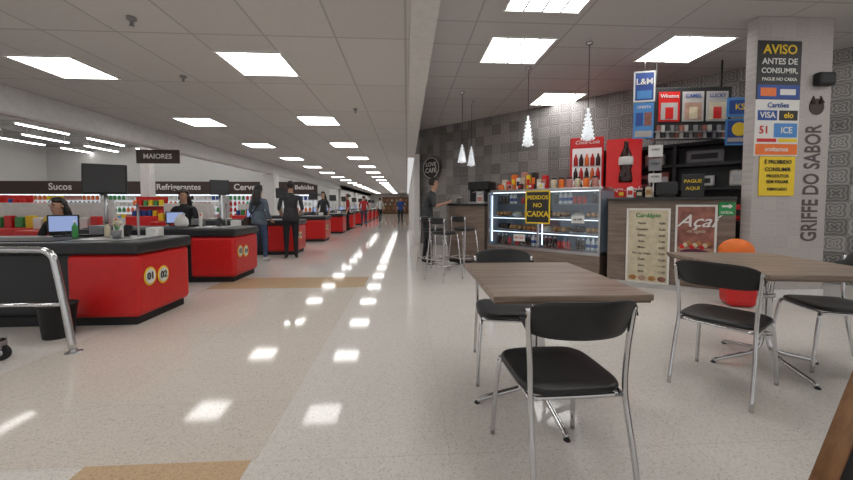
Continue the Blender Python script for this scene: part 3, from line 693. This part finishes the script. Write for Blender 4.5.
text('LOVE',.17,'wprint',em,(0,-.024,.10),bold=.01); text('CAFÉ',.19,'wprint',em,(0,-.024,-.08),bold=.01)
cs=root('child_seat',(3.88,3.86,0),R(-20),'bright red and orange plastic child seat beside the counter','child seat')
MB().box((0,0,.24),(.30,.28,.48),0,bev=.08,seg=4).obj('seat_base','red',cs)
MB().sph((0,.07,.63),(.18,.10,.15),0,20,12).obj('backrest','orange',cs)
MB().sph((0,-.03,.50),(.13,.11,.05),0,16,8).obj('cushion','red',cs)

def pendant(x,y,zt,zb,sc=1):
    r=root('pendant_lamp',(x,y,HC),0,'crystal drop pendant lamp hanging on a thin cord','pendant lamp','crystal pendants over the counter')
    MB().lathe([(.05,0),(.05,-.02),(.01,-.035)],seg=14).obj('canopy','chrome',r)
    MB().cyl((0,0,-.03),(0,0,zt-HC),.005,seg=6).obj('cord','dark',r)
    h=zt-zb; q=.85*sc
    MB().lathe([(.012,.0),(.02,-.02),(.016,-h*.12),(.028*q,-h*.3),(.05*q,-h*.5),(.07*q,-h*.72),(.08*q,-h*.88),(.05*q,-h*.96),(.005,-h)],(0,0,zt-HC),seg=8,smooth=False).obj('lamp_shade','crystal',r)
    b=MB()
    for j in range(7):
        t=.2+.12*j; rr=(.018+.062*t)*sc; z=zt-HC-h*t; nb_=5+j
        for i in range(nb_):
            a=i*2*math.pi/nb_+j*.4
            b.sph((rr*math.cos(a),rr*math.sin(a),z),(.009,.009,.017),0,6,4)
    b.obj('crystal_beads','bead',r)['kind']='stuff'
for p in ((2.02,5.8,2.66,2.14,1.15),(2.56,4.87,2.54,2.08,1.15),(1.12,7.1,2.40,2.02,1.1),(1.42,7.7,2.46,2.02,1.1)): pendant(*p)

# ------------------------------------------------------------------ tables and chairs
def table(loc,rz,hx,hy,label):
    r=root('cafe_table',loc,rz,label,'table')
    MB().box((0,0,.745),(2*hx,2*hy,.03),0,bev=.006).obj('tabletop','wood',r)
    MB().box((0,0,.725),(2*hx-.02,2*hy-.02,.012),0).obj('edge_band','woodedge',r)
    for k in range(4):
        a=k*math.pi/2+.05; c,s=math.cos(a),math.sin(a)
        p=lambda q,z:(q*c,q*s,z)
        MB().tube([p(.30,.712),p(.16,.705),p(.06,.66),p(.026,.56),p(.024,.3),p(.032,.16),p(.09,.09),p(.22,.055),p(.33,.03),p(.37,.016)],.0155,seg=10).obj('leg','chrome',r)
        MB().lathe([(.016,0),(.018,.004),(.012,.012)],(p(.37,0)[0],p(.37,0)[1],0),seg=10).obj('glide','black',r)
    for z in (.515,.235): MB().cyl((0,0,z-.015),(0,0,z+.015),.045,seg=16).obj('collar','chrome',r)
    return r
table((.785,2.03,0),R(-1),.38,.465,'square café table with grey-brown wood-grain top and chrome curved legs')
table((2.66,2.42,0),R(-8),.42,.52,'second wood-grain café table with chrome curved legs near the counter')
def chair(loc,rz,label):
    r=root('cafe_chair',loc,rz,label,'chair','café chairs around the tables')
    MB().pad((0,0,.435),.212,.21,.030,4.5,0,40).obj('seat','seat',r)
    def f(s,t,th):
        h=.074*max(0,(1-abs(s)**5))**.42+.004
        y=-.285+.10*s*s
        n=Vector((-.20*s/.22,1,0)).normalized()*-th
        return (.222*s+n.x,y-.025*t+n.y,.745+t*h+.012*(1-s*s))
    MB().shell(f,20,8,.012,0).obj('backrest','seat',r)
    for s in (-1,1):
        MB().tube([(s*.205,-.30,.006),(s*.20,-.245,.25),(s*.193,-.205,.44),(s*.198,-.205,.60),(s*.208,-.212,.72),(s*.212,-.222,.79)],.0115,seg=10).obj('leg','chrome',r)
        MB().tube([(s*.215,.235,.006),(s*.205,.215,.25),(s*.19,.19,.425)],.0115,seg=10).obj('leg','chrome',r)
    b=MB()
    for s in (-1,1): b.tube([(s*.193,-.205,.425),(s*.19,0,.424),(s*.19,.19,.425)],.010,seg=8)
    b.tube([(-.19,.18,.425),(0,.19,.424),(.19,.18,.425)],.010,seg=8); b.tube([(-.19,-.19,.425),(0,-.19,.424),(.19,-.19,.425)],.010,seg=8)
    b.obj('seat_frame','chrome',r)
    return r
chair((.66,1.505,0),R(2),'black vinyl chair with curved back at the first table')
chair((.70,2.40,0),R(172),'black chair tucked under the far side of the table')
chair((2.09,2.16,0),R(-58),'black chair pulled out beside the second table')
chair((3.12,2.38,0),R(72),'black chair at the far side of the second table')
def stool(loc,rz):
    r=root('bar_stool',loc,rz,'tall chrome bar stool with black seat and low back','bar stool','bar stools at the counter')
    MB().pad((0,0,.72),.17,.17,.045,3,0,24).obj('seat','seat',r)
    MB().shell(lambda s,t,th:(.17*s,-.19+.06*s*s-th,.93+t*.05*(max(0,1-abs(s)**5))**.4+.002),10,4,.018).obj('backrest','seat',r)
    for s in (-1,1):
        MB().tube([(s*.20,-.22,.006),(s*.16,-.16,.70),(s*.155,-.165,.96)],.011,seg=8).obj('leg','chrome',r)
        MB().tube([(s*.20,.22,.006),(s*.15,.14,.715)],.011,seg=8,sub=1).obj('leg','chrome',r)
    MB().tube([(-.188,-.2,.25),(.188,-.2,.25),(.188,.2,.25),(-.188,.2,.25),(-.188,-.2,.25)],.008,seg=8,sub=1).obj('foot_rest','chrome',r)
stool((.58,5.45,0),R(-50)); stool((1.02,6.20,0),R(-50)); stool((.46,6.12,0),R(-40))

wf=root('a_frame_board',(1.355,1.05,0),0,'leaning wooden-framed black chalkboard stand','chalkboard')
def slant(mb,y,x0,mi=0): mb.box((.22+x0,y,.60),(.045,.07,1.28),mi,rot=(0,R(20.5),0),bev=.004)
b=MB(); slant(b,.03,0); slant(b,-.62,0); b.box((.05,-.30,.18),(.03,.62,.05),0,rot=(0,R(20.5),0)); b.box((.42,-.30,1.16),(.03,.62,.05),0,rot=(0,R(20.5),0)); b.obj('frame','brown',wf)
MB().box((.235,-.295,.67),(.012,.60,1.0),0,rot=(0,R(20.5),0)).obj('chalkboard_panel','black',wf)
b=MB(); b.box((.66,.0,.58),(.035,.035,1.25),0,rot=(0,R(-20),0)); b.box((.66,-.59,.58),(.035,.035,1.25),0,rot=(0,R(-20),0)); b.obj('rear_support','brown',wf)

# ------------------------------------------------------------------ people
def person(loc,rz,h,label,shirt,pants,sleeve=None,arms=None,sit=None,hair='short',walk=0,lean=0,female=False,shirt_hem=False,shoe='shoe',bag=False):
    s=h/1.75; sh=.17 if female else .195
    J={};Rr={}
    def v(n,p,r): J[n]=Vector(p); Rr[n]=r
    dz=0 if sit is None else sit-.86
    v('pelvis',(0,0,.94+dz),(.15,.105)); v('waist',(0,0,1.09+dz),(.125 if female else .14,.095)); v('chest',(0,lean*.5,1.30+dz),(.155 if female else .175,.115))
    v('nb',(0,lean*.8,1.45+dz),(.075,.07)); v('neck',(0,lean+.005,1.51+dz),(.052,.054)); v('jaw',(0,lean+.025,1.575+dz),(.058,.072)); v('head',(0,lean+.02,1.655+dz),(.074,.094)); v('top',(0,lean+.01,1.72+dz),(.05,.065))
    ch=[('pelvis','waist','shirt'),('waist','chest','shirt'),('chest','nb','shirt'),('nb','neck','skin'),('neck','jaw','skin'),('jaw','head','skin'),('head','top','skin')]
    for sd,n in ((-1,'l'),(1,'r')):
        el,wr=(arms or {}).get(n,((sd*.255,-.02,1.13),(sd*.27,.06,.89)))
        el=Vector(el)+Vector((0,lean*.5,dz)); wr=Vector(wr)+Vector((0,lean*.5,dz))
        v('sh'+n,(sd*sh,lean*.7,1.41+dz),(.062,.062)); v('el'+n,el,(.043,.043)); v('wr'+n,wr,(.027,.03))
        d=(wr-el).normalized(); v('pa'+n,wr+d*.075,(.036,.02))
        ch+=[('chest','sh'+n,'shirt'),('sh'+n,'el'+n,'sleeve_u'),('el'+n,'wr'+n,'sleeve_l'),('wr'+n,'pa'+n,'skin')]
        if sit is None:
            w=walk*sd
            v('hi'+n,(sd*.095,0,.86),(.093,.098)); v('kn'+n,(sd*.10,.03+w*.5,.49),(.062,.066)); v('an'+n,(sd*.105,w,.10),(.042,.046)); v('he'+n,(sd*.105,w-.03,.045),(.038,.035)); v('to'+n,(sd*.125,w+.14,.03),(.04,.026))
        else:
            z=sit
            v('hi'+n,(sd*.095,.02,z+.04),(.093,.09)); v('kn'+n,(sd*.11,.42,z+.02),(.062,.062)); v('an'+n,(sd*.11,.40,max(.1,z-.40)),(.042,.046)); v('he'+n,(sd*.11,.37,max(.045,z-.455)),(.038,.035)); v('to'+n,(sd*.12,.54,max(.03,z-.47)),(.04,.026))
        ch+=[('pelvis','hi'+n,'pants'),('hi'+n,'kn'+n,'pants'),('kn'+n,'an'+n,'pants'),('an'+n,'he'+n,'shoe'),('he'+n,'to'+n,'shoe')]
    names=list(J); idx={k:i for i,k in enumerate(names)}
    verts=[J[k]*s for k in names]; rad=[Rr[k] for k in names]; edges=[(idx[a],idx[b_]) for a,b_,_ in ch]; roots=[idx['pelvis']]
    segs=[(J[a]*s,J[b_]*s,l) for a,b_,l in ch]
    for sd,n in ((-1,'l'),(1,'r')):
        wr=J['wr'+n]; pa=J['pa'+n]; d=(pa-wr).normalized(); side=d.cross(Vector((0,0,1)) if abs(d.z)<.8 else Vector((1,0,0))).normalized(); nr=side.cross(d)
        if abs(d.z)>=.8: side,nr=Vector((0,1,0)),Vector((-sd,0,0))
        for k,ln in enumerate((.9,1.05,1.0,.8)):
            o=side*(.027-.018*k); p0=wr+d*.06+o; p1=p0+d*.055*ln; p2=p1+(d*.8+nr*.5).normalized()*.028*ln; p3=p2+(d*.4+nr*.8).normalized()*.02*ln
            st_=len(verts); 
            for p,r_ in ((p0,.010),(p1,.0095),(p2,.0088),(p3,.0075)): verts.append(p*s); rad.append((r_,r_))
            edges+=[(st_,st_+1),(st_+1,st_+2),(st_+2,st_+3)]; roots.append(st_)
        p0=wr+d*.03+side*.015; p1=p0+side*.03+d*.025; p2=p1+d*.03+nr*.012
        st_=len(verts)
        for p,r_ in ((p0,.013),(p1,.011),(p2,.009)): verts.append(p*s); rad.append((r_,r_))
        edges+=[(st_,st_+1),(st_+1,st_+2)]; roots.append(st_)
    hd=J['head']
    for pts in ([(0,.085,.0),(0,.108,-.02)],[(-.074,0,.0),(-.083,-.006,-.025)],[(.074,0,.0),(.083,-.006,-.025)]):
        st_=len(verts)
        for p in pts: verts.append((hd+Vector(p))*s); rad.append((.011,.013))
        edges.append((st_,st_+1)); roots.append(st_)
    me=bpy.data.meshes.new('p'); me.from_pydata([tuple(x) for x in verts],edges,[])
    o=bpy.data.objects.new('p',me); COL.objects.link(o)
    o.modifiers.new('sk','SKIN')
    sv=me.skin_vertices[0].data
    for i,r_ in enumerate(rad): sv[i].radius=(r_[0]*s,r_[1]*s); sv[i].use_root=i in roots
    sb=o.modifiers.new('ss','SUBSURF'); sb.levels=2; sb.render_levels=2
    bpy.context.view_layer.update(); dg=bpy.context.evaluated_depsgraph_get()
    m2=bpy.data.meshes.new_from_object(o.evaluated_get(dg)); bpy.data.objects.remove(o)
    sl={'shirt':1,'skin':0,'pants':2,'shoe':3,'sleeve_u':1,'sleeve_l':1 if sleeve=='long' else 0}
    m2.materials.clear()
    for q in ('skin',shirt,pants,shoe): m2.materials.append(M[q])
    for p in m2.polygons:
        c=p.center; best=1e9; bl='skin'
        for a,b_,l in segs:
            ab=b_-a; t=max(0,min(1,(c-a).dot(ab)/ab.length_squared)); dd=(c-(a+ab*t)).length
            if l in('shirt',): dd*=.82
            if dd<best: best=dd; bl=l
        p.material_index=sl[bl]; p.use_smooth=True
    r=root('person',loc,rz,label,'person')
    b=bpy.data.objects.new('body',m2); COL.objects.link(b); b.parent=r
    hc=hd*s
    t=MB(); t.sph((0,-.012*s,.022*s),(.088*s,.108*s,.106*s),0,18,14)
    dl=[w for w in t.bm.verts if (w.co.y>.035*s and w.co.z<.055*s) or w.co.z<-.055*s]
    bmesh.ops.delete(t.bm,geom=dl,context='VERTS')
    if hair=='long': t.rings([[(kx*s*math.cos(a*.5236),(-.055-.02*k+ky*math.sin(a*.5236))*s,(.04-.08*k)*s) for a in range(12)] for k,(kx,ky) in enumerate(((.07,.04),(.098,.055),(.105,.052),(.11,.045),(.10,.035),(.06,.02)))])
    if hair=='bun': t.sph((0,-.13*s,.03*s),.045*s)
    t.obj('hair','hair',r,loc=hc)
    for sd in (-1,1): MB().sph((sd*.03*s,.083*s,.008*s),.009*s,0,8,6).obj('eye','bprint',r,loc=hc)
    MB().sph((0,.088*s,-.052*s),(.022*s,.008*s,.006*s),0,8,6).obj('mouth','pink',r,loc=hc)
    if shirt_hem:
        el=lambda a_,b_,z:[(a_*s*math.cos(i*.3491),b_*s*math.sin(i*.3491),z*s) for i in range(18)]
        MB().rings([el(.150,.118,1.16),el(.158,.130,1.06),el(.178,.142,.94),el(.192,.150,.86),el(.180,.140,.86),el(.150,.118,.95)]).obj('jacket_hem',shirt,r)
    if bag:
        MB().tube([(.17*s,.02,1.44*s),(.05*s,-.14*s,1.25*s),(-.19*s,-.10*s,1.0*s)],.012,seg=6).obj('bag_strap','black',r)
        MB().box((-.22*s,-.04,.92*s),(.10,.24,.20),0,bev=.03).obj('shoulder_bag','brownsign',r)
    return r
person((-2.55,7.85,0),R(20),1.68,'man in dark shirt and trousers standing by a checkout','cloth_charcoal','cloth_black',sleeve='short',shirt_hem=True,arms={'l':((-.25,-.03,1.13),(-.2,.16,1.02)),'r':((.25,-.03,1.13),(.19,.17,1.02))})
person((-3.05,7.4,0),R(-15),1.58,'long-haired woman in grey-blue jacket and jeans at a checkout','cloth_jacket','cloth_denim',sleeve='long',hair='long',female=True,walk=.06,shirt_hem=True,bag=True,shoe='cloth_white',arms={'l':((-.24,.02,1.13),(-.15,.20,1.05)),'r':((.24,-.02,1.13),(.22,.12,.98))})
person((.40,6.98,0),R(-95),1.70,'man in grey shirt leaning at the bar counter, holding phone','cloth_grey','cloth_black',sleeve='short',lean=.13,walk=.07,shirt_hem=True,arms={'l':((-.24,.10,1.18),(-.13,.30,1.24)),'r':((.24,.10,1.18),(.13,.30,1.24))})
ph=root('phone',(.83,6.97,1.28),R(-95),'dark smartphone held in both hands','phone')
MB().box((0,0,0),(.08,.01,.15),0,rot=(R(-35),0,0),bev=.003).obj('case_shell','black',ph)
def cstool(x,y,z,rz):
    r=root('cashier_stool',(x,y,0),rz,'black swivel stool behind a checkout','stool','cashier stools')
    MB().pad((0,0,z-.06),.18,.18,.06,2.5).obj('seat','seat',r); MB().cyl((0,0,.03),(0,0,z-.06),.025).obj('post','steel',r)
    b=MB()
    for k in range(5): b.cyl((0,0,.07),(.24*math.cos(k*1.257),.24*math.sin(k*1.257),.025),.014,seg=8)
    b.obj('base','black',r)
work={'l':((-.24,.08,1.12),(-.16,.30,1.08)),'r':((.24,.08,1.12),(.16,.30,1.08))}
person((-4.60,4.90,0),R(175),1.58,'seated female cashier with long dark hair and black uniform','cloth_black','cloth_black',sleeve='long',hair='long',female=True,sit=.50,arms=work); cstool(-4.60,4.90,.40,0)
person((-4.15,6.78,0),R(-170),1.68,'seated cashier in black uniform working at a checkout','cloth_black','cloth_black',sleeve='long',hair='long',female=True,sit=.62,arms=work); cstool(-4.15,6.78,.52,0)
person((-2.35,19.3,0),R(0),1.66,'distant shopper in red shirt walking along the aisle','cloth_red','cloth_jean',walk=.12)
person((-.40,21.8,0),R(180),1.66,'distant shopper in dark clothes walking along the aisle','cloth_blue','cloth_black',walk=.12)
person((-1.9,25,0),R(30),1.66,'distant shopper in white shirt walking','cloth_white','cloth_black',walk=.1)
person((-3.1,13.2,0),R(160),1.65,'shopper in dark clothes between checkouts','cloth_charcoal','cloth_black',walk=.05,female=True,hair='long')
person((-2.7,16.2,0),R(100),1.65,'shopper in red top beside a far checkout','cloth_red','cloth_black',walk=.05,female=True,hair='bun')

# ------------------------------------------------------------------ world and camera
w=bpy.data.worlds.new('World'); scene.world=w; w.use_nodes=True
w.node_tree.nodes['Background'].inputs[0].default_value=(1,.99,.98,1); w.node_tree.nodes['Background'].inputs[1].default_value=.68
cd=bpy.data.cameras.new('Camera'); cam=bpy.data.objects.new('Camera',cd); COL.objects.link(cam); scene.camera=cam
cd.sensor_width=36; cd.lens=14.77; cd.shift_y=-.0234; cd.clip_end=200; cd.clip_start=.02
cam.location=(0,0,1.18); cam.rotation_euler=(R(87.5),0,R(-3.2))
